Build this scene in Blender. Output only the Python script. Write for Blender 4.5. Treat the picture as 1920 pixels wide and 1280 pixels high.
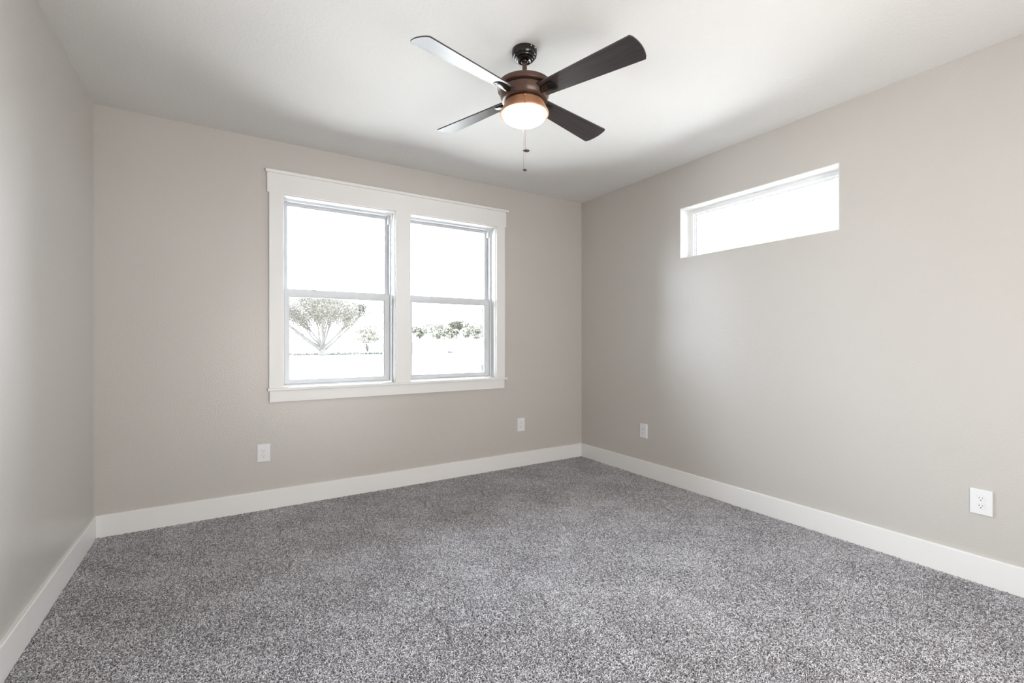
import bpy, bmesh, math, random
import numpy as np
from mathutils import Vector, Matrix

random.seed(7)
rng = np.random.default_rng(7)
for o in list(bpy.data.objects):
    bpy.data.objects.remove(o)
S = bpy.context.scene
COL = S.collection
PI = math.pi

# ------------------------------------------------------------------ room dimensions
W = 4.008        # room width (x), wall with the double window is y = 0
H = 2.743        # ceiling height
YF = -4.65       # wall behind the camera
TH = 0.165       # outer wall thickness

# ------------------------------------------------------------------ camera
cam = bpy.data.cameras.new('camera')
cam.sensor_width = 36.0
cam.lens = 869.65 / 1920 * 36.0
cam.clip_start = 0.02
cam.clip_end = 2000
co = bpy.data.objects.new('camera', cam)
co.location = (0.6966, -3.8873, 1.2414)
co.rotation_euler = (PI / 2, 0, -0.55689)
COL.objects.link(co)
S.camera = co

# ------------------------------------------------------------------ world, sun, fill lamp, exposure
SKY = 6.6
world = bpy.data.worlds.new('bright_sky')
S.world = world
world.use_nodes = True
wn = world.node_tree.nodes
wl = world.node_tree.links
wn.clear()
wo = wn.new('ShaderNodeOutputWorld')
wb = wn.new('ShaderNodeBackground')
wb.inputs[0].default_value = (0.79, 0.88, 1.0, 1)
wb.inputs[1].default_value = SKY
wl.new(wb.outputs[0], wo.inputs[0])

def add_light(name, kind, loc, energy, color=(1, 1, 1), rot=None, aim=None, **kw):
    d = bpy.data.lights.new(name, kind)
    d.energy = energy
    d.color = color
    for k, v in kw.items():
        setattr(d, k, v)
    o = bpy.data.objects.new(name, d)
    o.location = loc
    if aim is not None:
        o.rotation_euler = Vector(aim).to_track_quat('-Z', 'Y').to_euler()
    if rot is not None:
        o.rotation_euler = rot
    COL.objects.link(o)
    return o

add_light('sun', 'SUN', (-20, -30, 40), 5.0, (1.0, 0.95, 0.89), aim=(0.70, 0.14, -0.70), angle=0.02)
# added fill lamp behind the camera, tilted up to even out walls and ceiling
add_light('hall_daylight', 'AREA', (1.95, YF - 0.10, 1.10), 23.0, (1.0, 0.965, 0.92),
          aim=(0, 1, 0.30), shape='RECTANGLE', size=1.9, size_y=2.0)
# sky portals at the window openings (sampling aids for the sky only)
for nm, loc, aim, sx, sy in (('window_portal', (1.509, 0.175, 1.62), (0, -1, 0), 0.85, 1.45),
                             ('window_portal', (2.502, 0.175, 1.62), (0, -1, 0), 0.85, 1.45),
                             ('transom_portal', (W + 0.175, -1.887, 2.162), (-1, 0, 0), 1.2, 0.42)):
    p = add_light(nm, 'AREA', loc, 1.0, aim=aim, shape='RECTANGLE', size=sx, size_y=sy)
    p.data.cycles.is_portal = True

vs = S.view_settings
vs.view_transform = 'Standard'
vs.look = 'None'
vs.gamma = 1.0
vs.use_curve_mapping = False
vs.exposure = 2.04
S.cycles.max_bounces = 14
S.cycles.diffuse_bounces = 8
S.cycles.glossy_bounces = 4
S.cycles.transparent_max_bounces = 16
S.cycles.sample_clamp_indirect = 6.0
S.cycles.caustics_reflective = False
S.cycles.caustics_refractive = False
S.cycles.use_denoising = True

# ------------------------------------------------------------------ materials
def mat(name):
    m = bpy.data.materials.new(name)
    m.use_nodes = True
    n = m.node_tree.nodes
    return m, n, m.node_tree.links, n['Principled BSDF']

def nd(n, t, **kw):
    x = n.new(t)
    for k, v in kw.items():
        setattr(x, k, v)
    return x

def plain(name, color, rough=0.5, metal=0.0, spec=0.5, bump=None):
    m, n, l, b = mat(name)
    b.inputs['Base Color'].default_value = (*color, 1)
    b.inputs['Roughness'].default_value = rough
    b.inputs['Metallic'].default_value = metal
    b.inputs['Specular IOR Level'].default_value = spec
    if bump:
        sc, st, dist = bump
        t = nd(n, 'ShaderNodeTexCoord')
        no = nd(n, 'ShaderNodeTexNoise')
        no.inputs['Scale'].default_value = sc
        no.inputs['Detail'].default_value = 3
        bp = nd(n, 'ShaderNodeBump')
        bp.inputs['Strength'].default_value = st
        bp.inputs['Distance'].default_value = dist
        l.new(t.outputs['Object'], no.inputs['Vector'])
        l.new(no.outputs['Fac'], bp.inputs['Height'])
        l.new(bp.outputs['Normal'], b.inputs['Normal'])
    return m

def textured_paint(name, color, rough, spec, scale, strength, dist):
    """rolled / knock-down plaster texture under paint"""
    m, n, l, b = mat(name)
    b.inputs['Roughness'].default_value = rough
    b.inputs['Specular IOR Level'].default_value = spec
    t = nd(n, 'ShaderNodeTexCoord')
    a = nd(n, 'ShaderNodeTexNoise')
    a.inputs['Scale'].default_value = scale
    a.inputs['Detail'].default_value = 2.5
    a.inputs['Roughness'].default_value = 0.55
    r = nd(n, 'ShaderNodeValToRGB')
    r.color_ramp.elements[0].position = 0.40
    r.color_ramp.elements[1].position = 0.64
    bp = nd(n, 'ShaderNodeBump')
    bp.inputs['Strength'].default_value = strength
    bp.inputs['Distance'].default_value = dist
    c = nd(n, 'ShaderNodeTexNoise')
    c.inputs['Scale'].default_value = 1.3
    c.inputs['Detail'].default_value = 3
    mx = nd(n, 'ShaderNodeMix', data_type='RGBA')
    mx.inputs['A'].default_value = (*[v * 0.985 for v in color], 1)
    mx.inputs['B'].default_value = (*[min(1, v * 1.015) for v in color], 1)
    l.new(t.outputs['Object'], a.inputs['Vector'])
    l.new(t.outputs['Object'], c.inputs['Vector'])
    l.new(a.outputs['Fac'], r.inputs['Fac'])
    l.new(r.outputs['Color'], bp.inputs['Height'])
    l.new(bp.outputs['Normal'], b.inputs['Normal'])
    l.new(c.outputs['Fac'], mx.inputs['Factor'])
    l.new(mx.outputs['Result'], b.inputs['Base Color'])
    return m

M = {}
M['wall'] = textured_paint('greige_wall_paint', (0.520, 0.494, 0.464), 0.30, 0.5, 105, 0.095, 0.004)
M['ceiling'] = textured_paint('white_ceiling_paint', (0.69, 0.678, 0.66), 0.75, 0.25, 80, 0.17, 0.005)
M['trim'] = plain('white_trim_paint', (0.77, 0.762, 0.75), 0.38, 0, 0.45, (90, 0.03, 0.001))
M['vinyl'] = plain('white_vinyl', (0.66, 0.675, 0.70), 0.35, 0, 0.45)  # sash vinyl greyed and cooled, backlit shade put into the colour
M['vinyl_white'] = plain('bright_white_vinyl', (0.82, 0.82, 0.82), 0.35, 0, 0.45)  # same vinyl made lighter for the transom, its light put into the colour
M['gasket'] = plain('grey_gasket', (0.25, 0.26, 0.27), 0.6)
M['plastic'] = plain('white_outlet_plastic', (0.75, 0.75, 0.76), 0.28, 0, 0.5)
M['seam'] = plain('shaded_plastic_seam', (0.42, 0.42, 0.43), 0.6)
M['slot'] = plain('dark_slot', (0.02, 0.02, 0.022), 0.6)
M['screw'] = plain('screw_metal', (0.75, 0.74, 0.72), 0.3, 0.8)
M['black_metal'] = plain('dark_bronze_gloss', (0.009, 0.007, 0.006), 0.16, 0.0, 0.5)
M['bronze'] = plain('oil_rubbed_bronze', (0.082, 0.042, 0.029), 0.30, 0.25, 0.6, (160, 0.03, 0.001))
M['copper'] = plain('aged_copper', (0.50, 0.25, 0.14), 0.38, 0.30, 0.5, (160, 0.03, 0.001))
M['chain'] = plain('chain_metal', (0.30, 0.27, 0.24), 0.35, 0.9)
M['fob'] = plain('dark_wood_fob', (0.05, 0.028, 0.018), 0.4)
M['bark'] = plain('pale_bark', (0.045, 0.042, 0.040), 0.9, 0, 0.2, (9, 0.5, 0.05))
M['fence_wood'] = plain('weathered_rail', (0.014, 0.014, 0.014), 0.85)
M['fence_wire'] = plain('galvanised_wire', (0.14, 0.14, 0.145), 0.6)

def leaf_mat(name, c1, c2, scale=5.0):
    """leaf sprays that differ from one another between a dark and a pale dusty tone"""
    m, n, l, b = mat(name)
    b.inputs['Roughness'].default_value = 0.75
    b.inputs['Specular IOR Level'].default_value = 0.2
    t = nd(n, 'ShaderNodeTexCoord')
    a = nd(n, 'ShaderNodeTexNoise')
    a.inputs['Scale'].default_value = scale
    a.inputs['Detail'].default_value = 3
    r = nd(n, 'ShaderNodeValToRGB')
    r.color_ramp.elements[0].position = 0.40
    r.color_ramp.elements[1].position = 0.62
    r.color_ramp.elements[0].color = (*c1, 1)
    r.color_ramp.elements[1].color = (*c2, 1)
    l.new(t.outputs['Object'], a.inputs['Vector'])
    l.new(a.outputs['Fac'], r.inputs['Fac'])
    l.new(r.outputs['Color'], b.inputs['Base Color'])
    return m
M['leaf'] = leaf_mat('oak_leaves', (0.010, 0.0098, 0.007), (0.058, 0.054, 0.038))
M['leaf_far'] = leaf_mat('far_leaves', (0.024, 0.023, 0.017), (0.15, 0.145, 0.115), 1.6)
M['weeds'] = leaf_mat('dry_weeds', (0.035, 0.035, 0.033), (0.14, 0.14, 0.13))
M['log'] = plain('dark_log', (0.015, 0.015, 0.014), 0.9)

# glass: clear transmission plus a fresnel reflection
m, n, l, b = mat('window_glass')
n.remove(b)
tr = nd(n, 'ShaderNodeBsdfTransparent')
tr.inputs[0].default_value = (0.97, 0.985, 0.98, 1)
gl = nd(n, 'ShaderNodeBsdfGlossy')
gl.inputs['Roughness'].default_value = 0.02
fr = nd(n, 'ShaderNodeFresnel')
fr.inputs['IOR'].default_value = 1.35
ms = nd(n, 'ShaderNodeMixShader')
l.new(fr.outputs[0], ms.inputs[0])
l.new(tr.outputs[0], ms.inputs[1])
l.new(gl.outputs[0], ms.inputs[2])
l.new(ms.outputs[0], n['Material Output'].inputs['Surface'])
M['glass'] = m

# lit opal glass bowl
m, n, l, b = mat('lit_opal_glass')
b.inputs['Base Color'].default_value = (0.9, 0.88, 0.84, 1)
b.inputs['Roughness'].default_value = 0.25
b.inputs['Emission Color'].default_value = (1.0, 0.86, 0.70, 1)
b.inputs['Emission Strength'].default_value = 2.4
M['bowl'] = m

# dark wood grain fan blade (grain runs along the object's own X axis)
m, n, l, b = mat('dark_wood_blade')
t = nd(n, 'ShaderNodeTexCoord')
mp = nd(n, 'ShaderNodeMapping')
mp.inputs['Scale'].default_value = (3.0, 60.0, 60.0)
a = nd(n, 'ShaderNodeTexNoise')
a.inputs['Scale'].default_value = 1.6
a.inputs['Detail'].default_value = 6
a.inputs['Distortion'].default_value = 0.8
r = nd(n, 'ShaderNodeValToRGB')
r.color_ramp.elements[0].position = 0.35
r.color_ramp.elements[0].color = (0.008, 0.005, 0.006, 1)
r.color_ramp.elements[1].position = 0.70
r.color_ramp.elements[1].color = (0.042, 0.029, 0.031, 1)
bp = nd(n, 'ShaderNodeBump')
bp.inputs['Strength'].default_value = 0.05
bp.inputs['Distance'].default_value = 0.001
l.new(t.outputs['Object'], mp.inputs['Vector'])
l.new(mp.outputs['Vector'], a.inputs['Vector'])
l.new(a.outputs['Fac'], r.inputs['Fac'])
l.new(r.outputs['Color'], b.inputs['Base Color'])
l.new(a.outputs['Fac'], bp.inputs['Height'])
l.new(bp.outputs['Normal'], b.inputs['Normal'])
b.inputs['Roughness'].default_value = 0.37
b.inputs['Specular IOR Level'].default_value = 1.0
M['blade'] = m

# carpet: short curled yarn, each tuft with its own direction and its own shade
m, n, l, b = mat('grey_twist_carpet')
b.inputs['Roughness'].default_value = 0.95
b.inputs['Specular IOR Level'].default_value = 0.1
b.inputs['Sheen Weight'].default_value = 0.15
t = nd(n, 'ShaderNodeTexCoord')
wq = nd(n, 'ShaderNodeTexNoise')
wq.inputs['Scale'].default_value = 95
wq.inputs['Detail'].default_value = 2
sub = nd(n, 'ShaderNodeVectorMath', operation='SUBTRACT')
sub.inputs[1].default_value = (0.5, 0.5, 0.5)
scl = nd(n, 'ShaderNodeVectorMath', operation='SCALE')
scl.inputs['Scale'].default_value = 0.022
add = nd(n, 'ShaderNodeVectorMath', operation='ADD')
l.new(t.outputs['Object'], wq.inputs['Vector'])
l.new(wq.outputs['Color'], sub.inputs[0])
l.new(sub.outputs[0], scl.inputs[0])
l.new(t.outputs['Object'], add.inputs[0])
l.new(scl.outputs[0], add.inputs[1])
vo = nd(n, 'ShaderNodeTexVoronoi')
vo.inputs['Scale'].default_value = 85
l.new(add.outputs[0], vo.inputs['Vector'])
sp = nd(n, 'ShaderNodeSeparateColor')
l.new(vo.outputs['Color'], sp.inputs[0])
ang = nd(n, 'ShaderNodeMath', operation='MULTIPLY')
ang.inputs[1].default_value = 6.283
l.new(sp.outputs[0], ang.inputs[0])
ro = nd(n, 'ShaderNodeVectorRotate', rotation_type='Z_AXIS')
l.new(add.outputs[0], ro.inputs['Vector'])
l.new(ang.outputs[0], ro.inputs['Angle'])
mp = nd(n, 'ShaderNodeMapping')
mp.inputs['Scale'].default_value = (105, 235, 60)
l.new(ro.outputs[0], mp.inputs['Vector'])
st = nd(n, 'ShaderNodeTexNoise')
st.inputs['Scale'].default_value = 1.0
st.inputs['Detail'].default_value = 1.5
l.new(mp.outputs[0], st.inputs['Vector'])
r = nd(n, 'ShaderNodeValToRGB')
e = r.color_ramp.elements
e[0].position = 0.37
e[0].color = (0.020, 0.018, 0.018, 1)
e[1].position = 0.63
e[1].color = (0.62, 0.595, 0.595, 1)
k = e.new(0.50)
k.color = (0.24, 0.226, 0.226, 1)
big = nd(n, 'ShaderNodeTexNoise')
big.inputs['Scale'].default_value = 2.2
big.inputs['Detail'].default_value = 5
l.new(t.outputs['Object'], big.inputs['Vector'])
mr = nd(n, 'ShaderNodeMapRange')
mr.inputs['From Min'].default_value = 0.3
mr.inputs['From Max'].default_value = 0.7
mr.inputs['To Min'].default_value = -0.05
mr.inputs['To Max'].default_value = 0.05
l.new(big.outputs['Fac'], mr.inputs['Value'])
sh = nd(n, 'ShaderNodeMath', operation='MULTIPLY_ADD')
sh.inputs[1].default_value = 0.16
l.new(sp.outputs[1], sh.inputs[0])
l.new(mr.outputs[0], sh.inputs[2])
sm = nd(n, 'ShaderNodeMath', operation='ADD')
l.new(st.outputs['Fac'], sm.inputs[0])
l.new(sh.outputs[0], sm.inputs[1])
s2 = nd(n, 'ShaderNodeMath', operation='SUBTRACT')
s2.inputs[1].default_value = 0.08
l.new(sm.outputs[0], s2.inputs[0])
l.new(s2.outputs[0], r.inputs['Fac'])
l.new(r.outputs['Color'], b.inputs['Base Color'])
bp = nd(n, 'ShaderNodeBump')
bp.inputs['Strength'].default_value = 0.7
bp.inputs['Distance'].default_value = 0.006
l.new(s2.outputs[0], bp.inputs['Height'])
l.new(bp.outputs['Normal'], b.inputs['Normal'])
M['carpet'] = m

# pale dry ground outside
m, n, l, b = mat('pale_dry_ground')
b.inputs['Roughness'].default_value = 0.95
b.inputs['Specular IOR Level'].default_value = 0.1
t = nd(n, 'ShaderNodeTexCoord')
a = nd(n, 'ShaderNodeTexNoise')
a.inputs['Scale'].default_value = 0.35
a.inputs['Detail'].default_value = 6
mx = nd(n, 'ShaderNodeMix', data_type='RGBA')
mx.inputs['A'].default_value = (0.46, 0.435, 0.405, 1)
mx.inputs['B'].default_value = (0.60, 0.565, 0.53, 1)
l.new(t.outputs['Object'], a.inputs['Vector'])
l.new(a.outputs['Fac'], mx.inputs['Factor'])
l.new(mx.outputs['Result'], b.inputs['Base Color'])
M['ground'] = m

# rough pale stone
m, n, l, b = mat('pale_stone')
b.inputs['Roughness'].default_value = 0.9
t = nd(n, 'ShaderNodeTexCoord')
a = nd(n, 'ShaderNodeTexNoise')
a.inputs['Scale'].default_value = 9
a.inputs['Detail'].default_value = 6
mx = nd(n, 'ShaderNodeMix', data_type='RGBA')
mx.inputs['A'].default_value = (0.003, 0.003, 0.003, 1)
mx.inputs['B'].default_value = (0.05, 0.049, 0.047, 1)
l.new(t.outputs['Object'], a.inputs['Vector'])
l.new(a.outputs['Fac'], mx.inputs['Factor'])
l.new(mx.outputs['Result'], b.inputs['Base Color'])
M['stone'] = m

# ------------------------------------------------------------------ mesh helpers
def link(name, bm, m, parent=None, smooth=False):
    me = bpy.data.meshes.new(name)
    bmesh.ops.recalc_face_normals(bm, faces=bm.faces)
    bm.to_mesh(me)
    bm.free()
    if smooth:
        for p in me.polygons:
            p.use_smooth = True
    me.materials.append(m)
    o = bpy.data.objects.new(name, me)
    COL.objects.link(o)
    if parent is not None:
        o.parent = parent
    return o

def empty(name, loc=(0, 0, 0), parent=None):
    o = bpy.data.objects.new(name, None)
    o.location = loc
    o.empty_display_size = 0.1
    COL.objects.link(o)
    if parent is not None:
        o.parent = parent
    return o

def tag(o, label=None, cat=None, group=None, kind=None):
    if label:
        o['label'] = label
    if cat:
        o['category'] = cat
    if group:
        o['group'] = group
    if kind:
        o['kind'] = kind
    return o

def box(bm, x0, x1, y0, y1, z0, z1):
    v = [bm.verts.new(p) for p in ((x0, y0, z0), (x1, y0, z0), (x1, y1, z0), (x0, y1, z0),
                                   (x0, y0, z1), (x1, y0, z1), (x1, y1, z1), (x0, y1, z1))]
    for f in ((0, 3, 2, 1), (4, 5, 6, 7), (0, 1, 5, 4), (1, 2, 6, 5), (2, 3, 7, 6), (3, 0, 4, 7)):
        bm.faces.new([v[i] for i in f])
    return v

def bevel(bm, w, seg=2):
    bmesh.ops.bevel(bm, geom=list(bm.edges), offset=w, segments=seg, profile=0.5, affect='EDGES')

def bbox_obj(name, dims, m, parent=None, bev=0.0015, seg=2):
    bm = bmesh.new()
    box(bm, *dims)
    if bev:
        bevel(bm, bev, seg)
    return link(name, bm, m, parent)

def prism(bm, poly, fn, h0, h1):
    """extrude a 2D polygon: fn(u, v, h) -> 3D point"""
    a = [bm.verts.new(fn(u, v, h0)) for u, v in poly]
    c = [bm.verts.new(fn(u, v, h1)) for u, v in poly]
    k = len(poly)
    bm.faces.new(list(reversed(a)))
    bm.faces.new(c)
    for i in range(k):
        j = (i + 1) % k
        bm.faces.new((a[i], a[j], c[j], c[i]))

def lathe(bm, prof, seg=64, center=(0, 0)):
    rings = []
    for r_, z in prof:
        if r_ < 1e-6:
            rings.append([bm.verts.new((center[0], center[1], z))])
        else:
            rings.append([bm.verts.new((center[0] + r_ * math.cos(2 * PI * i / seg),
                                        center[1] + r_ * math.sin(2 * PI * i / seg), z)) for i in range(seg)])
    for A, B in zip(rings, rings[1:]):
        for i in range(seg):
            j = (i + 1) % seg
            if len(A) == 1 and len(B) == 1:
                continue
            if len(A) == 1:
                bm.faces.new((A[0], B[i], B[j]))
            elif len(B) == 1:
                bm.faces.new((A[i], B[0], A[j]))
            else:
                bm.faces.new((A[i], B[i], B[j], A[j]))

def tube(bm, pts, rad, seg=8):
    pts = [Vector(p) for p in pts]
    rad = [rad] * len(pts) if isinstance(rad, (int, float)) else rad
    rings = []
    for i, p in enumerate(pts):
        d = (pts[min(i + 1, len(pts) - 1)] - pts[max(i - 1, 0)]).normalized()
        up = Vector((0, 0, 1)) if abs(d.z) < 0.9 else Vector((1, 0, 0))
        u = d.cross(up).normalized()
        v = d.cross(u)
        rings.append([bm.verts.new(p + (u * math.cos(2 * PI * k / seg) + v * math.sin(2 * PI * k / seg)) * rad[i])
                      for k in range(seg)])
    for A, B in zip(rings, rings[1:]):
        for k in range(seg):
            j = (k + 1) % seg
            bm.faces.new((A[k], A[j], B[j], B[k]))
    bm.faces.new(rings[0])
    bm.faces.new(list(reversed(rings[-1])))

def wall_with_holes(name, axis, a0, a1, inner, outer, holes, m, z0=-0.010, z1=H):
    """solid wall slab running along `axis` from a0 to a1, with rectangular openings (a,b,z,zz)"""
    bm = bmesh.new()
    xs = sorted({a0, a1, *[h[0] for h in holes], *[h[1] for h in holes]})
    zs = sorted({z0, z1, *[h[2] for h in holes], *[h[3] for h in holes]})
    def solid(i, j):
        if i < 0 or j < 0 or i >= len(xs) - 1 or j >= len(zs) - 1:
            return False
        x, z = (xs[i] + xs[i + 1]) / 2, (zs[j] + zs[j + 1]) / 2
        return not any(h[0] < x < h[1] and h[2] < z < h[3] for h in holes)
    cache = {}
    def V(i, j, d):
        if (i, j, d) not in cache:
            p = (xs[i], d, zs[j]) if axis == 'x' else (d, xs[i], zs[j])
            cache[(i, j, d)] = bm.verts.new(p)
        return cache[(i, j, d)]
    for i in range(len(xs) - 1):
        for j in range(len(zs) - 1):
            if not solid(i, j):
                continue
            for d in (inner, outer):
                bm.faces.new((V(i, j, d), V(i + 1, j, d), V(i + 1, j + 1, d), V(i, j + 1, d)))
            for di, dj, e in ((-1, 0, ((0, 0), (0, 1))), (1, 0, ((1, 0), (1, 1))), (0, -1, ((0, 0), (1, 0))), (0, 1, ((0, 1), (1, 1)))):
                if not solid(i + di, j + dj):
                    (p, q), (r_, s_) = e
                    bm.faces.new((V(i + p, j + q, inner), V(i + r_, j + s_, inner), V(i + r_, j + s_, outer), V(i + p, j + q, outer)))
    return tag(link(name, bm, m), kind='structure')

# ------------------------------------------------------------------ room shell
PILE = 0.010       # carpet backing lies this far below the pile surface (z = 0)
FL = tag(bbox_obj('floor', (-TH, W + TH, YF - TH - 1.7, TH, -0.12, -PILE), M['carpet'], bev=0), kind='structure')
tag(bbox_obj('ceiling', (-TH - 0.1, W + TH + 0.1, YF - TH - 1.7, TH + 0.1, H, H + 0.2), M['ceiling'], bev=0), kind='structure')
WX0, WX1, WZ0, WZ1 = 1.070, 2.940, 0.875, 2.356      # rough opening of the double window
TY0, TY1, TZ0, TZ1 = -2.490, -1.284, 1.949, 2.374    # transom opening
wall_with_holes('wall_back', 'x', -TH, W + TH, 0.0, TH, [(WX0, WX1, WZ0, WZ1)], M['wall'])
wall_with_holes('wall_right', 'y', YF, 0.0, W, W + TH, [(TY0, TY1, TZ0, TZ1)], M['wall'])
wall_with_holes('wall_left', 'y', YF, 0.0, 0.0, -TH, [], M['wall'])
wall_with_holes('wall_front', 'x', -TH, W + TH, YF, YF - TH, [(1.0, 2.9, -0.010, 2.1)], M['wall'])  # opening added for the fill lamp

# unseen box added behind the opening to keep the sun out
wall_with_holes('wall_hall_end', 'x', -TH, W + TH, YF - TH - 1.5, YF - TH - 1.65, [], M['wall'])
wall_with_holes('wall_hall_left', 'y', YF - TH - 1.5, YF - TH, 0.0, -TH, [], M['wall'])
wall_with_holes('wall_hall_right', 'y', YF - TH - 1.5, YF - TH, W, W + TH, [], M['wall'])

def baseboard(name, fn, a0, a1, m0, m1):
    """profiled board; fn(a, depth, z); m0/m1: mitre at the ends"""
    bm = bmesh.new()
    t_, h_, c_ = 0.016, 0.139, 0.004
    prof = [(0.0, -PILE), (t_, -PILE), (t_, h_ - c_), (t_ - c_ * 0.35, h_ - c_ * 0.3), (t_ - c_, h_), (0.0, h_)]
    A = [bm.verts.new(fn(a0 + m0 * d, d, z)) for d, z in prof]
    B = [bm.verts.new(fn(a1 - m1 * d, d, z)) for d, z in prof]
    for i in range(len(prof)):
        j = (i + 1) % len(prof)
        bm.faces.new((A[i], A[j], B[j], B[i]))
    bm.faces.new(A)
    bm.faces.new(list(reversed(B)))
    return tag(link(name, bm, M['trim']), kind='structure')
baseboard('baseboard_back', lambda a, d, z: (a, -d, z), 0, W, 1, 1)
baseboard('baseboard_left', lambda a, d, z: (d, a, z), YF, 0, 0, 1)
baseboard('baseboard_right', lambda a, d, z: (W - d, a, z), YF, 0, 0, 1)

# carpet pile: one patch of twisted yarn ends, repeated over the floor
TX, TYY, NX, NY = (W - 0.032) / 8, (-YF - 0.020) / 9, 8, 9
sp_ = 0.0050
gx, gy = np.meshgrid(np.arange(sp_ / 2, TX, sp_), np.arange(sp_ / 2, TYY, sp_))
base = np.stack([gx.ravel() - TX / 2, gy.ravel() - TYY / 2], 1)
nT = len(base)
base += rng.uniform(-0.0023, 0.0023, base.shape)
phi = rng.uniform(0, 2 * PI, nT)
Ln = rng.uniform(0.0075, 0.0135, nT)
hh = rng.uniform(0.0065, 0.0115, nT)
curl = rng.normal(0, 0.0032, nT)
wid = rng.uniform(0.00105, 0.00145, nT)
rings = []
for t_, zf, rf in ((0.0, 0.0, 1.0), (0.28, 0.72, 1.05), (0.62, 1.0, 1.0), (1.0, 0.80, 0.62)):
    along = Ln * (t_ - 0.25)
    side = curl * math.sin(t_ * PI * 1.3)
    cx_ = base[:, 0] + np.cos(phi) * along - np.sin(phi) * side
    cy_ = base[:, 1] + np.sin(phi) * along + np.cos(phi) * side
    cz_ = hh * zf
    rw = wid * rf
    for a_ in (PI / 4, 3 * PI / 4, 5 * PI / 4, 7 * PI / 4):
        ca_, sa_ = math.cos(a_), math.sin(a_)
        rings.append(np.stack([cx_ - np.sin(phi) * rw * ca_ * 1.3, cy_ + np.cos(phi) * rw * ca_ * 1.3, np.maximum(cz_ + rw * sa_, 0.0002)], 1))
tv = np.stack(rings, 1).reshape(-1, 3)
one = []
for q_ in range(3):
    for k_ in range(4):
        j_ = (k_ + 1) % 4
        one.append((4 * q_ + k_, 4 * q_ + j_, 4 * q_ + 4 + j_, 4 * q_ + 4 + k_))
one.append((12, 13, 14, 15))
one = np.array(one)
tf = (one[None] + 16 * np.arange(nT)[:, None, None]).reshape(-1, 4)
me = bpy.data.meshes.new('carpet_pile')
me.from_pydata(tv.tolist(), [], tf.tolist())
me.polygons.foreach_set('use_smooth', np.ones(len(tf), dtype=bool))
shade = rng.choice([0.0, 0.5, 1.0], nT, p=[0.34, 0.40, 0.26]) + rng.uniform(-0.12, 0.12, nT)
at = me.attributes.new('shade', 'FLOAT', 'POINT')
at.data.foreach_set('value', np.repeat(shade, 16).astype(np.float32))
m, n, l, b = mat('grey_yarn')
b.inputs['Roughness'].default_value = 0.9
b.inputs['Specular IOR Level'].default_value = 0.15
b.inputs['Sheen Weight'].default_value = 0.2
aq = nd(n, 'ShaderNodeAttribute', attribute_name='shade')
geo_ = nd(n, 'ShaderNodeNewGeometry')
big = nd(n, 'ShaderNodeTexNoise')
big.inputs['Scale'].default_value = 3.0
big.inputs['Detail'].default_value = 4
mr = nd(n, 'ShaderNodeMapRange')
mr.inputs['From Min'].default_value = 0.35
mr.inputs['From Max'].default_value = 0.65
mr.inputs['To Min'].default_value = -0.14
mr.inputs['To Max'].default_value = 0.14
ad = nd(n, 'ShaderNodeMath', operation='ADD')
r = nd(n, 'ShaderNodeValToRGB')
e = r.color_ramp.elements
e[0].position = 0.0
e[0].color = (0.21, 0.20, 0.208, 1)
e[1].position = 1.0
e[1].color = (0.74, 0.73, 0.755, 1)
k = e.new(0.5)
k.color = (0.46, 0.445, 0.462, 1)
l.new(geo_.outputs['Position'], big.inputs['Vector'])
l.new(big.outputs['Fac'], mr.inputs['Value'])
l.new(aq.outputs['Fac'], ad.inputs[0])
l.new(mr.outputs[0], ad.inputs[1])
l.new(ad.outputs[0], r.inputs['Fac'])
l.new(r.outputs['Color'], b.inputs['Base Color'])
M['yarn'] = m
me.materials.append(m)
pile = bpy.data.objects.new('carpet_pile', me)
pile.location = (W / 2, -0.016 - NY * TYY / 2, -PILE)
COL.objects.link(pile)
tag(pile, 'speckled grey twist-pile carpet covering the whole floor', 'carpet', kind='stuff')
ng = bpy.data.node_groups.new('repeat_patch', 'GeometryNodeTree')
ng.interface.new_socket('Geometry', in_out='INPUT', socket_type='NodeSocketGeometry')
ng.interface.new_socket('Geometry', in_out='OUTPUT', socket_type='NodeSocketGeometry')
gi, go_ = ng.nodes.new('NodeGroupInput'), ng.nodes.new('NodeGroupOutput')
gr = ng.nodes.new('GeometryNodeMeshGrid')
gr.inputs['Size X'].default_value = TX * (NX - 1)
gr.inputs['Size Y'].default_value = TYY * (NY - 1)
gr.inputs['Vertices X'].default_value = NX
gr.inputs['Vertices Y'].default_value = NY
ip = ng.nodes.new('GeometryNodeInstanceOnPoints')
rv = ng.nodes.new('FunctionNodeRandomValue')
rv.data_type = 'INT'
rv.inputs[4].default_value = 0
rv.inputs[5].default_value = 1
mu = ng.nodes.new('ShaderNodeMath')
mu.operation = 'MULTIPLY'
mu.inputs[1].default_value = PI
cb = ng.nodes.new('ShaderNodeCombineXYZ')
ng.links.new(rv.outputs[2], mu.inputs[0])
ng.links.new(mu.outputs[0], cb.inputs[2])
ng.links.new(gr.outputs['Mesh'], ip.inputs['Points'])
ng.links.new(gi.outputs[0], ip.inputs['Instance'])
ng.links.new(cb.outputs[0], ip.inputs['Rotation'])
ng.links.new(ip.outputs[0], go_.inputs[0])
pile.modifiers.new('repeat_patch', 'NODES').node_group = ng

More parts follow.
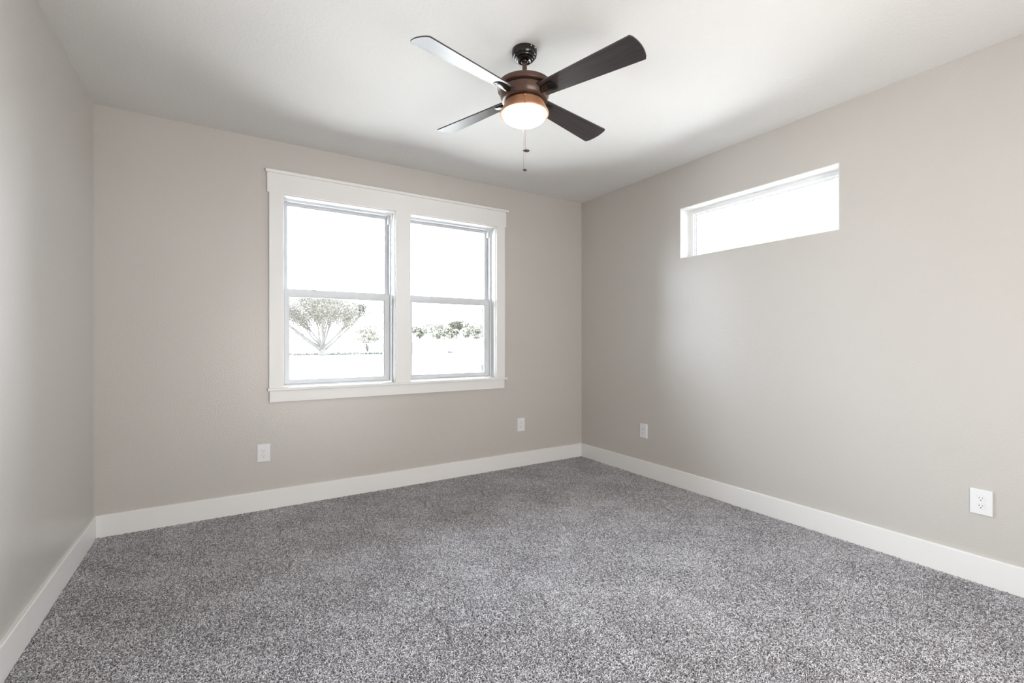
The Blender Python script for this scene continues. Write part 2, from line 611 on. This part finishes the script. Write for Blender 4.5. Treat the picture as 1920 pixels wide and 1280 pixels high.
# ------------------------------------------------------------------ casing of the double window
JL, JR = (1.084, 1.936), (2.079, 2.926)      # clear jamb-to-jamb widths of the two lights
JZ0, JZ1 = 0.893, 2.343
CF = -0.020                                   # front face of the casing boards
trim = tag(empty('trim_1', (2.0, 0, 0.79)), kind='structure')
trim.matrix_world = Matrix.Translation((0, 0, 0))
bbox_obj('head_cap', (0.9615, 3.060, -0.036, 0.0, 2.497, 2.519), M['trim'], trim, 0.0025)
bbox_obj('head_board', (0.972, 3.0385, CF, 0.0, 2.351, 2.497), M['trim'], trim, 0.0006)
bbox_obj('side_casing', (0.985, 1.079, CF, 0.0, 0.895, 2.351), M['trim'], trim, 0.0006)
bbox_obj('side_casing', (2.932, 3.024, CF, 0.0, 0.895, 2.351), M['trim'], trim, 0.0006)
bbox_obj('mullion_casing', (1.942, 2.073, CF, 0.0, 0.895, 2.351), M['trim'], trim, 0.0006)
bbox_obj('stool', (0.975, 3.046, -0.034, 0.085, 0.8735, 0.895), M['trim'], trim, 0.003)
bbox_obj('apron', (0.988, 3.018, CF, 0.0, 0.789, 0.8735), M['trim'], trim, 0.0015)
# jamb liner boards between casing and window frames
for x0, x1 in ((WX0 + 0.002, JL[0]), (JL[1], JR[0]), (JR[1], WX1 - 0.002)):
    bbox_obj('jamb_board', (x0, x1, -0.002, 0.088, 0.895, 2.353), M['trim'], trim, 0.001)
for x0, x1 in (JL, JR):
    bbox_obj('head_jamb', (x0, x1, -0.002, 0.088, JZ1, 2.353), M['trim'], trim, 0.001)

# ------------------------------------------------------------------ double-hung windows
def ring(bm, x0, x1, z0, z1, y0, y1, l_, r_, b_, t_):
    box(bm, x0, x0 + l_, y0, y1, z0, z1)
    box(bm, x1 - r_, x1, y0, y1, z0, z1)
    box(bm, x0 + l_, x1 - r_, y0, y1, z0, z0 + b_)
    box(bm, x0 + l_, x1 - r_, y0, y1, z1 - t_, z1)

def sash(name, x0, x1, z0, z1, y0, y1, l_, r_, b_, t_, parent):
    bm = bmesh.new()
    ring(bm, x0, x1, z0, z1, y0, y1, l_, r_, b_, t_)
    # stepped glazing bead
    ring(bm, x0 + l_ - 0.001, x1 - r_ + 0.001, z0 + b_ - 0.001, z1 - t_ + 0.001, y0 + 0.008, y1 - 0.006, 0.007, 0.007, 0.007, 0.007)
    s = link(name, bm, M['vinyl'], parent)
    ym = (y0 + y1) / 2
    bbox_obj('glass_pane', (x0 + l_, x1 - r_, ym - 0.002, ym + 0.002, z0 + b_, z1 - t_), M['glass'], s, 0)
    return s

def double_hung(name, x0, x1):
    w = tag(empty(name), kind='structure')
    bm = bmesh.new()
    ring(bm, x0, x1, 0.895, JZ1, 0.088, 0.168, 0.013, 0.013, 0.014, 0.013)          # outer frame
    ring(bm, x0 + 0.012, x1 - 0.012, 0.908, JZ1 - 0.012, 0.130, 0.136, 0.006, 0.006, 0.004, 0.006)  # parting stop
    link('frame', bm, M['vinyl'], w)
    zm = 1.642
    low = sash('lower_sash', x0 + 0.015, x1 - 0.015, 0.911, zm, 0.097, 0.128, 0.031, 0.042, 0.026, 0.046, w)
    up = sash('upper_sash', x0 + 0.013, x1 - 0.013, zm - 0.025, JZ1 - 0.013, 0.138, 0.166, 0.022, 0.020, 0.036, 0.016, w)
    for f in (0.28, 0.74):
        xm = x0 + (x1 - x0) * f
        bm = bmesh.new()
        box(bm, xm - 0.016, xm + 0.016, 0.099, 0.124, zm, zm + 0.007)
        box(bm, xm - 0.006, xm + 0.010, 0.094, 0.100, zm + 0.001, zm + 0.006)
        bevel(bm, 0.001, 1)
        link('tilt_latch', bm, M['vinyl'], low)
    bbox_obj('track_cover', (x1 - 0.026, x1 - 0.012, 0.100, 0.130, JZ1 - 0.085, JZ1 - 0.014), M['plastic'], w, 0.001)
    return w
double_hung('window_1', *JL)
double_hung('window_2', *JR)

# ------------------------------------------------------------------ transom window in the right wall
t3 = tag(empty('window_3'), kind='structure')
bm = bmesh.new()
q = 0.006
box(bm, W - 0.0005, W + 0.124, TY0, TY1, TZ1 - q, TZ1)
box(bm, W - 0.0005, W + 0.124, TY0, TY1, TZ0, TZ0 + q)
box(bm, W - 0.0005, W + 0.124, TY0, TY0 + q, TZ0 + q, TZ1 - q)
box(bm, W - 0.0005, W + 0.124, TY1 - q, TY1, TZ0 + q, TZ1 - q)
link('return_liner', bm, M['trim'], t3)
def ringy(bm, y0, y1, z0, z1, x0, x1, w_):
    box(bm, x0, x1, y0, y0 + w_, z0, z1)
    box(bm, x0, x1, y1 - w_, y1, z0, z1)
    box(bm, x0, x1, y0 + w_, y1 - w_, z0, z0 + w_)
    box(bm, x0, x1, y0 + w_, y1 - w_, z1 - w_, z1)
bm = bmesh.new()
ringy(bm, TY0 + 0.001, TY1 - 0.001, TZ0 - 0.030, TZ1 - 0.001, W + 0.124, W + 0.170, 0.036)
link('frame', bm, M['vinyl_white'], t3)
bm = bmesh.new()
ringy(bm, TY0 + 0.036, TY1 - 0.036, TZ0 + 0.005, TZ1 - 0.036, W + 0.146, W + 0.162, 0.007)
link('glazing_bead', bm, M['vinyl_white'], t3)
bm = bmesh.new()
ringy(bm, TY0 + 0.042, TY1 - 0.042, TZ0 + 0.011, TZ1 - 0.042, W + 0.1585, W + 0.1655, 0.004)
link('gasket', bm, M['gasket'], t3)
bbox_obj('glass_pane', (W + 0.160, W + 0.164, TY0 + 0.044, TY1 - 0.044, TZ0 + 0.013, TZ1 - 0.044), M['glass'], t3, 0)

# ------------------------------------------------------------------ wall outlets
def oval(rw, rh, n_=36):
    """duplex receptacle face: circle with flattened top and bottom"""
    pts = []
    for i in range(n_):
        a_ = 2 * PI * i / n_
        pts.append((rw * math.cos(a_), max(-rh, min(rh, rw * math.sin(a_)))))
    return pts

def make_outlet():
    root = empty('wall_outlet')
    # local frame: x right, z up, wall at y=0, front towards -y
    bm = bmesh.new()
    w_, h_ = 0.0425, 0.0645
    box(bm, -w_, w_, -0.0075, 0.0, -h_, h_)
    top = [e_ for e_ in bm.edges if all(v.co.y < -0.007 for v in e_.verts)]
    bmesh.ops.bevel(bm, geom=top, offset=0.0042, segments=3, profile=0.6, affect='EDGES')
    link('cover_plate', bm, M['plastic'], root)
    for cz in (0.0195, -0.0195):
        bm = bmesh.new()
        prism(bm, oval(0.0172, 0.0142), lambda u, v, h: (u, h, v + cz), -0.0066, -0.0092)
        rec = link('receptacle', bm, M['plastic'], root)
        bm = bmesh.new()
        for sx, hh in ((-0.0062, 0.0038), (0.0062, 0.0031)):
            box(bm, sx - 0.0011, sx + 0.0011, -0.0095, -0.0088, cz + 0.0032 - hh, cz + 0.0032 + hh)
        prism(bm, [(0.0025 * math.cos(2 * PI * i / 12), 0.0025 * math.sin(2 * PI * i / 12)) for i in range(12)],
              lambda u, v, h: (u, h, v + cz - 0.0085), -0.0088, -0.0095)
        link('slots', bm, M['slot'], rec)
        # thin recess line around the face
        bm = bmesh.new()
        o1, o2 = oval(0.0177, 0.0147), oval(0.0172, 0.0142)
        va = [bm.verts.new((u, -0.00762, v + cz)) for u, v in o1]
        vb = [bm.verts.new((u, -0.00762, v + cz)) for u, v in o2]
        for i in range(len(o1)):
            j = (i + 1) % len(o1)
            bm.faces.new((va[i], va[j], vb[j], vb[i]))
        link('seam', bm, M['seam'], rec)
    bm = bmesh.new()
    lathe(bm, [(0.0, 0.0086), (0.002, 0.0084), (0.0031, 0.0075)], 16)
    bmesh.ops.rotate(bm, verts=bm.verts, cent=(0, 0, 0), matrix=Matrix.Rotation(PI / 2, 3, 'X'))
    link('plate_screw', bm, M['plastic'], root, True)
    return root

def copy_tree(o, parent=None):
    c = o.copy()
    COL.objects.link(c)
    if parent is not None:
        c.parent = parent
    for ch in list(o.children):
        copy_tree(ch, c)
    return c

proto = make_outlet()
spots = [((0.9505, 0.0, 0.4170), 0.0, 'white duplex outlet low on the window wall, below the window\'s left end'),
         ((3.2205, 0.0, 0.4125), 0.0, 'white duplex outlet on the window wall, right of the window near the corner'),
         ((W, -0.8818, 0.4140), -PI / 2, 'small white duplex outlet on the right wall close to the corner'),
         ((W, -3.1380, 0.4160), -PI / 2, 'white duplex outlet nearest the camera, low at the far right of the right wall')]
for i, (loc, rz, lab) in enumerate(spots):
    o = proto if i == 0 else copy_tree(proto)
    o.location = loc
    o.rotation_euler = (0, 0, rz)
    tag(o, lab, 'outlet', 'duplex outlets along the walls')

# ------------------------------------------------------------------ ceiling fan
FX, FY = 2.0181, -1.8874
fan = empty('ceiling_fan', (FX, FY, H))
tag(fan, 'dark bronze four-blade ceiling fan with lit white glass bowl and two pull chains', 'ceiling fan')
def fz(z):
    return z - H
def fl(name, prof, m_, parent=fan, seg=72):
    bm = bmesh.new()
    lathe(bm, [(r_, fz(z)) for r_, z in prof], seg)
    o = link(name, bm, m_, parent, True)
    md = o.modifiers.new('es', 'EDGE_SPLIT')
    md.split_angle = math.radians(38)
    return o
canopy = fl('canopy', [(0.0, H), (0.0645, H), (0.065, 2.738), (0.065, 2.722), (0.0625, 2.713), (0.058, 2.708), (0.0545, 2.7075),
              (0.0545, 2.704), (0.051, 2.698), (0.0465, 2.6955), (0.0430, 2.6955), (0.0428, 2.692), (0.039, 2.688),
              (0.034, 2.6865), (0.028, 2.6885), (0.021, 2.695), (0.0, 2.697)], M['black_metal'])
VIEW = math.atan2(-3.8873 - FY, 0.6966 - FX)     # azimuth from the fan towards the doorway side
for da in (0.55, 0.95):
    a_ = VIEW + da
    bm = bmesh.new()
    bmesh.ops.create_uvsphere(bm, u_segments=12, v_segments=8, radius=0.0035)
    bmesh.ops.translate(bm, verts=bm.verts, vec=(0.0645 * math.cos(a_), 0.0645 * math.sin(a_), fz(2.735)))
    link('canopy_screw', bm, M['screw'], canopy, True)
fl('hanger_ball', [(0.0, 2.704), (0.012, 2.702), (0.019, 2.694), (0.0205, 2.688), (0.018, 2.681), (0.0125, 2.676), (0.0, 2.675)], M['black_metal'])
fl('downrod', [(0.0, 2.69), (0.0122, 2.69), (0.0122, 2.585), (0.0, 2.585)], M['bronze'])
fl('rod_collar', [(0.0, 2.606), (0.018, 2.606), (0.021, 2.600), (0.021, 2.578), (0.03, 2.570), (0.0, 2.570)], M['bronze'])
fl('top_disc', [(0.0, 2.5735), (0.06, 2.572), (0.136, 2.564), (0.1395, 2.5615), (0.1405, 2.558), (0.1405, 2.540), (0.1390, 2.5365), (0.130, 2.5355), (0.0, 2.5355)], M['bronze'])
fl('motor_housing', [(0.0, 2.536), (0.117, 2.536), (0.122, 2.5335), (0.1275, 2.527), (0.1275, 2.515), (0.123, 2.4965), (0.1185, 2.4865), (0.1165, 2.4815),
                     (0.1165, 2.4785), (0.113, 2.4760), (0.104, 2.4755), (0.0, 2.4755)], M['bronze'])
fl('switch_housing', [(0.0, 2.478), (0.094, 2.478), (0.094, 2.468), (0.0, 2.468)], M['black_metal'])
kit = fl('light_kit', [(0.0, 2.470), (0.097, 2.470), (0.1005, 2.4685), (0.104, 2.462), (0.110, 2.448), (0.1175, 2.433), (0.1235, 2.4235), (0.1258, 2.4185), (0.1262, 2.414),
                 (0.1245, 2.4110), (0.1185, 2.4110), (0.1155, 2.414), (0.0, 2.42)], M['copper'])
prof = []
for i in range(15):
    a_ = i / 14 * PI / 2
    prof.append((0.1145 * math.cos(a_), 2.4150 - 0.057 * math.sin(a_)))
prof[-1] = (0.0, prof[-1][1])
bowl = fl('glass_bowl', [(0.113, 2.418)] + prof, M['bowl'])
# finial screw on the near side of the light kit, where the near chain leaves
ca, sa = math.cos(VIEW + 0.02), math.sin(VIEW + 0.02)
bm = bmesh.new()
tube(bm, [(0.102 * ca, 0.102 * sa, fz(2.4580)), (0.1155 * ca, 0.1155 * sa, fz(2.4580))], [0.0052, 0.0046], 14)
link('kit_screw', bm, M['copper'], kit, True)

def fob_mesh(L, Wd, T, ang):
    """almond-shaped wooden pull: one end round, the other pointed"""
    bm = bmesh.new()
    bmesh.ops.create_uvsphere(bm, u_segments=20, v_segments=14, radius=1.0)
    for v in bm.verts:
        x = v.co.x
        k_ = 1.0 if x > 0 else (1 - 0.75 * (-x) ** 1.5)
        v.co = Vector((x * L / 2, v.co.y * Wd / 2 * k_, v.co.z * T / 2 * k_))
    bmesh.ops.rotate(bm, verts=bm.verts, cent=(0, 0, 0), matrix=Matrix.Rotation(ang, 3, 'Z'))
    return bm

for rad, az, ztop, zbot, (L, Wd, T), fo in ((0.1275, VIEW + 0.02, 2.452, 2.1745, (0.036, 0.022, 0.014), 0.0),
                                            (0.112, VIEW + PI + 0.05, 2.452, 2.168, (0.028, 0.022, 0.014), -0.35)):
    x, y = rad * math.cos(az), rad * math.sin(az)
    bm = bmesh.new()
    tube(bm, [(x * 0.80, y * 0.80, fz(ztop)), (x * 0.97, y * 0.97, fz(ztop - 0.004)), (x, y, fz(ztop - 0.014)), (x, y, fz(zbot + 0.004))], 0.0011, 8)
    nb = 40
    for i in range(nb):
        zz = ztop - 0.02 - (ztop - 0.02 - zbot - 0.006) * i / (nb - 1)
        bmesh.ops.create_icosphere(bm, subdivisions=1, radius=0.0017, matrix=Matrix.Translation((x, y, fz(zz))))
    ch = link('pull_chain', bm, M['chain'], fan, True)
    bm = fob_mesh(L, Wd, T, -0.55689 + fo)
    bmesh.ops.translate(bm, verts=bm.verts, vec=(x + 0.004, y - 0.002, fz(zbot)))
    link('pull_fob', bm, M['fob'], ch, True)

PITCH, TILT = 0.2358, 0.0454
R0, R1, R2 = 0.108, 0.6488, 0.6640
def blade_outline():
    w0, w1 = 0.047, 0.0732
    pts = []
    # root end, rounded corners
    for a_ in np.linspace(PI, PI / 2, 6):
        pts.append((R0 + 0.02 + 0.02 * math.cos(a_), w0 - 0.02 + 0.02 * math.sin(a_)))
    # leading tip corner
    c_ = 0.007
    for a_ in np.linspace(PI / 2, 0.25, 5):
        pts.append((R1 - c_ + c_ * math.cos(a_), w1 - c_ + c_ * math.sin(a_)))
    for v in np.linspace(w1 - 0.012, -w1 + 0.012, 15):
        pts.append((R1 + (R2 - R1) * (1 - (v / w1) ** 2), v))
    for a_ in np.linspace(-0.25, -PI / 2, 5):
        pts.append((R1 - c_ + c_ * math.cos(a_), -w1 + c_ + c_ * math.sin(a_)))
    for a_ in np.linspace(-PI / 2, -PI, 6):
        pts.append((R0 + 0.02 + 0.02 * math.cos(a_), -w0 + 0.02 + 0.02 * math.sin(a_)))
    return pts

for k in range(4):
    a_ = 3.3884 + k * PI / 2
    er = Vector((math.cos(a_), math.sin(a_), 0))
    et = Vector((math.sin(a_), -math.cos(a_), 0))
    td = et * math.cos(PITCH) + Vector((0, 0, 1)) * math.sin(PITCH)
    # each blade droops or lifts a little with the slightly out-of-level rotor
    er2 = (er + Vector((0, 0, TILT * er.y))).normalized()
    td2 = (td + Vector((0, 0, TILT * td.y)))
    td2 = (td2 - er2 * td2.dot(er2)).normalized()
    nn = er2.cross(td2)
    flip = 1.0
    if nn.z < 0:
        nn = -nn
        flip = -1.0
    mtx = Matrix((( er2.x, td2.x, nn.x, 0), (er2.y, td2.y, nn.y, 0), (er2.z, td2.z, nn.z, fz(2.5053)), (0, 0, 0, 1)))
    # right-handed axes: mirror the tangential axis when needed (the outline is symmetric)
    if mtx.to_3x3().determinant() < 0:
        mtx = Matrix((( er2.x, -td2.x, nn.x, 0), (er2.y, -td2.y, nn.y, 0), (er2.z, -td2.z, nn.z, fz(2.5053)), (0, 0, 0, 1)))
    bm = bmesh.new()
    prism(bm, blade_outline(), lambda u, v, h: (u, v, h), -0.003, 0.003)
    bl = link('blade', bm, M['blade'], fan)
    bl.matrix_local = mtx
    # blade iron: saddle-shaped bracket under the blade root
    bm = bmesh.new()
    us = [0.098, 0.112, 0.130, 0.150, 0.170, 0.188, 0.199, 0.204]
    hw = [0.020, 0.021, 0.023, 0.026, 0.030, 0.031, 0.026, 0.018]
    th = [0.016, 0.017, 0.017, 0.016, 0.013, 0.010, 0.007, 0.004]
    top, bot = [], []
    nv = 9
    for u, w_, t_ in zip(us, hw, th):
        top.append([bm.verts.new((u, w_ * (2 * i / (nv - 1) - 1), -0.0031)) for i in range(nv)])
        row = []
        for i in range(nv):
            s_ = 2 * i / (nv - 1) - 1
            row.append(bm.verts.new((u, w_ * s_, -0.0031 - t_ * (0.35 + 0.65 * (1 - s_ * s_)) )))
        bot.append(row)
    for i in range(len(us) - 1):
        for j in range(nv - 1):
            bm.faces.new((top[i][j], top[i + 1][j], top[i + 1][j + 1], top[i][j + 1]))
            bm.faces.new((bot[i][j], bot[i][j + 1], bot[i + 1][j + 1], bot[i + 1][j]))
        bm.faces.new((top[i][0], bot[i][0], bot[i + 1][0], top[i + 1][0]))
        bm.faces.new((top[i][-1], top[i + 1][-1], bot[i + 1][-1], bot[i][-1]))
    for e_ in (0, -1):
        for j in range(nv - 1):
            bm.faces.new((top[e_][j], top[e_][j + 1], bot[e_][j + 1], bot[e_][j]))
    ir = link('blade_iron', bm, M['black_metal'], bl, True)
    md = ir.modifiers.new('es', 'EDGE_SPLIT')
    md.split_angle = math.radians(45)

# ------------------------------------------------------------------ outside
CAMP = Vector((0.6966, -3.8873, 1.2414))
FWD = Vector((math.sin(0.55689), math.cos(0.55689), 0))
RGT = Vector((math.cos(0.55689), -math.sin(0.55689), 0))
GZ = -0.25
def ground_z(d):
    """height of the land at distance d from the house: level, then rising slowly"""
    if d < 62:
        return GZ
    return GZ + (d - 62) ** 1.0 * 0.043 if d < 120 else GZ + 58 * 0.043 + (d - 120) * 0.01
def site(bearing, d):
    """a point on the land at a bearing (tangent right of the view axis) and distance"""
    p_ = CAMP + FWD * d + RGT * (bearing * d)
    p_.z = ground_z(d)
    return p_

bm = bmesh.new()
gv = {}
ds = [-60, -20, 0.5, 8, 20, 40, 55, 62, 70, 80, 90, 100, 110, 120, 160, 260]
ls = [-200, -120, -60, -30, -10, 0, 10, 30, 60, 120, 200]
for i, d in enumerate(ds):
    for j, s_ in enumerate(ls):
        p_ = CAMP + FWD * d + RGT * s_
        gv[i, j] = bm.verts.new((p_.x, p_.y, ground_z(d)))
for i in range(len(ds) - 1):
    for j in range(len(ls) - 1):
        bm.faces.new((gv[i, j], gv[i + 1, j], gv[i + 1, j + 1], gv[i, j + 1]))
g = link('ground', bm, M['ground'])
tag(g, kind='structure')

# stone-clad pier of the house, just right of the window outside
bm = bmesh.new()
z = GZ - 0.05
px, py = 3.10, 0.30
while z < 3.2:
    h_ = random.uniform(0.09, 0.22)
    off = random.uniform(0.0, 0.035)
    x = px + off
    while x < 3.75:
        w_ = random.uniform(0.15, 0.32)
        v_ = box(bm, x, min(x + w_, 3.8) - 0.008, py + random.uniform(0, 0.03), 0.60, z, z + h_ - 0.008)
        for q_ in v_:
            q_.co += Vector((random.uniform(-0.008, 0.008), random.uniform(-0.008, 0.008), random.uniform(-0.006, 0.006)))
        x += w_
    box(bm, px + 0.045, 3.79, py + 0.05, 0.58, z - 0.01, z + h_ + 0.01)
    z += h_
pier = link('stone_pier', bm, M['stone'])
tag(pier, 'rough grey stone pier of the house outside the right window\'s edge', 'pier')

def leaves(pos, size, m_, name, parent):
    """many small leaf sprays as one crown mesh"""
    n_ = len(pos)
    pos = np.asarray(pos)
    sz = size * rng.uniform(0.6, 1.4, n_)
    a = rng.normal(size=(n_, 3))
    a /= np.linalg.norm(a, axis=1)[:, None]
    c = np.cross(a, rng.normal(size=(n_, 3)))
    c /= np.linalg.norm(c, axis=1)[:, None]
    A, B = a * sz[:, None] * 0.5, c * sz[:, None] * 0.3
    v = np.stack([pos - A, pos + B, pos + A, pos - B], 1).reshape(-1, 3)
    me = bpy.data.meshes.new(name)
    me.from_pydata(v.tolist(), [], [(4 * i, 4 * i + 1, 4 * i + 2, 4 * i + 3) for i in range(n_)])
    me.materials.append(m_)
    o = bpy.data.objects.new(name, me)
    COL.objects.link(o)
    o.parent = parent
    return o

# big spreading oak
tp = site(-0.4093, 47.5)
oak = empty('oak_tree', tp)
tag(oak, 'big spreading oak with many pale limbs seen through the left window', 'tree')
bm = bmesh.new()
tube(bm, [(0, 0, -0.1), (0, 0, 0.25), (0.03, 0, 0.55), (0.02, 0.02, 0.9)], [0.42, 0.34, 0.30, 0.26], 12)
tips = []
def limb(p0, d0, L, r0, depth):
    pts, rad = [p0.copy()], [r0]
    p_, d_ = p0.copy(), d0.normalized()
    k_ = 5
    for i in range(k_):
        d_ = (d_ + Vector((random.uniform(-.16, .16), random.uniform(-.16, .16), random.uniform(-.05, .12)))).normalized()
        p_ = p_ + d_ * (L / k_)
        pts.append(p_.copy())
        rad.append(r0 * (1 - 0.62 * (i + 1) / k_))
    tube(bm, pts, rad, 6)
    if depth < 3:
        for i in range(3):
            q_ = pts[2 + i] if depth else pts[2 + i]
            nd_ = (d_ + Vector((random.uniform(-.7, .7), random.uniform(-.7, .7), random.uniform(-.25, .55)))).normalized()
            limb(q_, nd_, L * random.uniform(0.5, 0.68), r0 * 0.48, depth + 1)
    if depth >= 1:
        tips.extend(pts[2:])
for i in range(13):
    a_ = 2 * PI * i / 13 + random.uniform(-.2, .2)
    tilt = random.choice([0.35, 0.7, 0.95, 1.05]) + random.uniform(-.1, .1)
    d_ = Vector((math.sin(tilt) * math.cos(a_), math.sin(tilt) * math.sin(a_), math.cos(tilt)))
    limb(Vector((random.uniform(-.15, .15), random.uniform(-.15, .15), random.uniform(0.35, 0.85))), d_, 3.1 + 2.2 * math.sin(tilt), 0.13, 0)
link('trunk', bm, M['bark'], oak, True)
lp = []
for _ in range(50000):
    # umbrella-shaped crown shell with clumps
    c_ = random.choice(tips)
    q_ = Vector((c_.x + random.gauss(0, .33), c_.y + random.gauss(0, .33), c_.z + random.gauss(-0.02, .30)))
    rr = math.hypot(q_.x, q_.y)
    if rr < 6.4 and 3.2 - 0.36 * rr < q_.z < 6.35 - 0.05 * rr * rr - abs(random.gauss(0, .18)):
        lp.append((q_.x, q_.y, q_.z))
leaves(lp, 0.135, M['leaf'], 'foliage', oak)

def round_tree(name, label, cat, bearing, d, width, height, nleaf, lsize, group=None, base=0.0, lm='leaf_far', lo=.38):
    p_ = site(bearing, d)
    r_ = empty(name, p_)
    tag(r_, label, cat, group)
    bm = bmesh.new()
    for i in range(4):
        a = random.uniform(0, 2 * PI)
        e_ = Vector((math.cos(a) * width * .25, math.sin(a) * width * .25, height * random.uniform(.5, .75)))
        tube(bm, [(0, 0, -0.1), e_ * 0.35 + Vector((0, 0, height * .05)), e_ * 0.7, e_], [0.020 * height, 0.016 * height, 0.011 * height, 0.006 * height], 6)
    link('trunk', bm, M['bark'], r_, True)
    cl = []
    for i in range(7):
        a, q_ = random.uniform(0, 2 * PI), random.uniform(0, 0.72)
        cl.append((math.cos(a) * width * .5 * q_, math.sin(a) * width * .5 * q_, height * random.uniform(lo + base * .3, .78 - .15 * q_), random.uniform(.18, .30) * min(width, height * 1.3)))
    pts = []
    for _ in range(nleaf):
        c_ = random.choice(cl)
        v = Vector((random.gauss(0, 1), random.gauss(0, 1), random.gauss(0, 1))).normalized() * c_[3] * random.uniform(.55, 1.0)
        z_ = c_[2] + v.z * .85
        if z_ > height * (0.06 + base):
            pts.append((c_[0] + v.x, c_[1] + v.y, z_))
    leaves(pts, lsize, M[lm], 'foliage', r_)
    return r_

round_tree('shrub_tree', 'low rounded tree just right of the big oak, beyond the fence', 'tree', -0.3105, 64, 7.4, 4.3, 6500, 0.17, base=0.22)
far = [  # bearing, distance, width, height, label
    (-0.199, 112, 7.5, 3.9, 'sparse bushy tree at the far left end of the tree line in the right window'),
    (-0.163, 118, 8.6, 5.2, 'grey-green tree with a sloping crown, second from left in the distant tree line'),
    (-0.145, 106, 7.4, 3.4, 'low pale bush in front of the sloping-crowned tree in the distant tree line'),
    (-0.121, 113, 6.4, 5.2, 'greenest tall tree in the middle of the distant tree line'),
    (-0.093, 125, 9.6, 6.0, 'broadest and tallest tree of the distant line, right of its greenest one'),
    (-0.079, 105, 7.2, 3.2, 'low pale bush in front of the tallest tree in the distant line'),
    (-0.053, 114, 6.6, 3.8, 'small sparse tree at the right end of the distant tree line'),
]
for i, (bq, d, w_, h_, lab) in enumerate(far):
    round_tree('distant_tree', lab, 'tree', bq, d, w_, h_, 6000, 0.28, 'tree line beyond the field', lo=.14, lm='leaf' if i == 3 else 'leaf_far')

# field fence: posts, a top rail and mesh wires
fence = empty('field_fence', (0, 0, 0))
tag(fence, 'long wire field fence with posts and a thin top rail behind the oak', 'fence')
FP = [(-0.62, 47.2), (-0.4817, 48.9), (-0.374, 50.9), (-0.2759, 53.2), (-0.215, 55.8), (-0.1530, 59.5)]
fp = [site(b_, d) for b_, d in FP]
for p_ in fp:
    bm = bmesh.new()
    tube(bm, [(p_.x, p_.y, GZ - 0.1), (p_.x, p_.y, 1.16)], 0.06, 8)
    link('post', bm, M['fence_wood'], fence, True)
bm = bmesh.new()
tube(bm, [(p_.x, p_.y, 1.09) for p_ in fp], 0.050, 6)
link('top_rail', bm, M['fence_wood'], fence)
bm = bmesh.new()
for zz in (-0.1, 0.02):
    tube(bm, [(p_.x, p_.y, zz) for p_ in fp], 0.010, 4)
link('wire', bm, M['fence_wire'], fence)
# dry weeds along the fence foot
pts = []
for A, B in zip(fp[:3], fp[1:4]):
    for _ in range(2200):
        t_ = random.random()
        q_ = A.lerp(B, t_)
        pts.append((q_.x + random.gauss(0, .12), q_.y + random.gauss(0, .12), GZ + abs(random.gauss(0.05, .13))))
wd = leaves(pts, 0.16, M['weeds'], 'weeds', None)
tag(wd, 'dark strip of dry weeds along the foot of the fence', 'weeds', kind='stuff')
# dark log lying on the pale field
bm = bmesh.new()
A, B = site(-0.1385, 60.5), site(-0.1275, 60.8)
A.z = B.z = GZ + 0.10
tube(bm, [A, A.lerp(B, .3) + Vector((0, 0, .03)), A.lerp(B, .7) + Vector((0, 0, -.01)), B], [0.17, 0.17, 0.14, 0.09], 8)
tag(link('fallen_log', bm, M['log'], None, True), 'small dark log on the pale field right of the fence end', 'log')
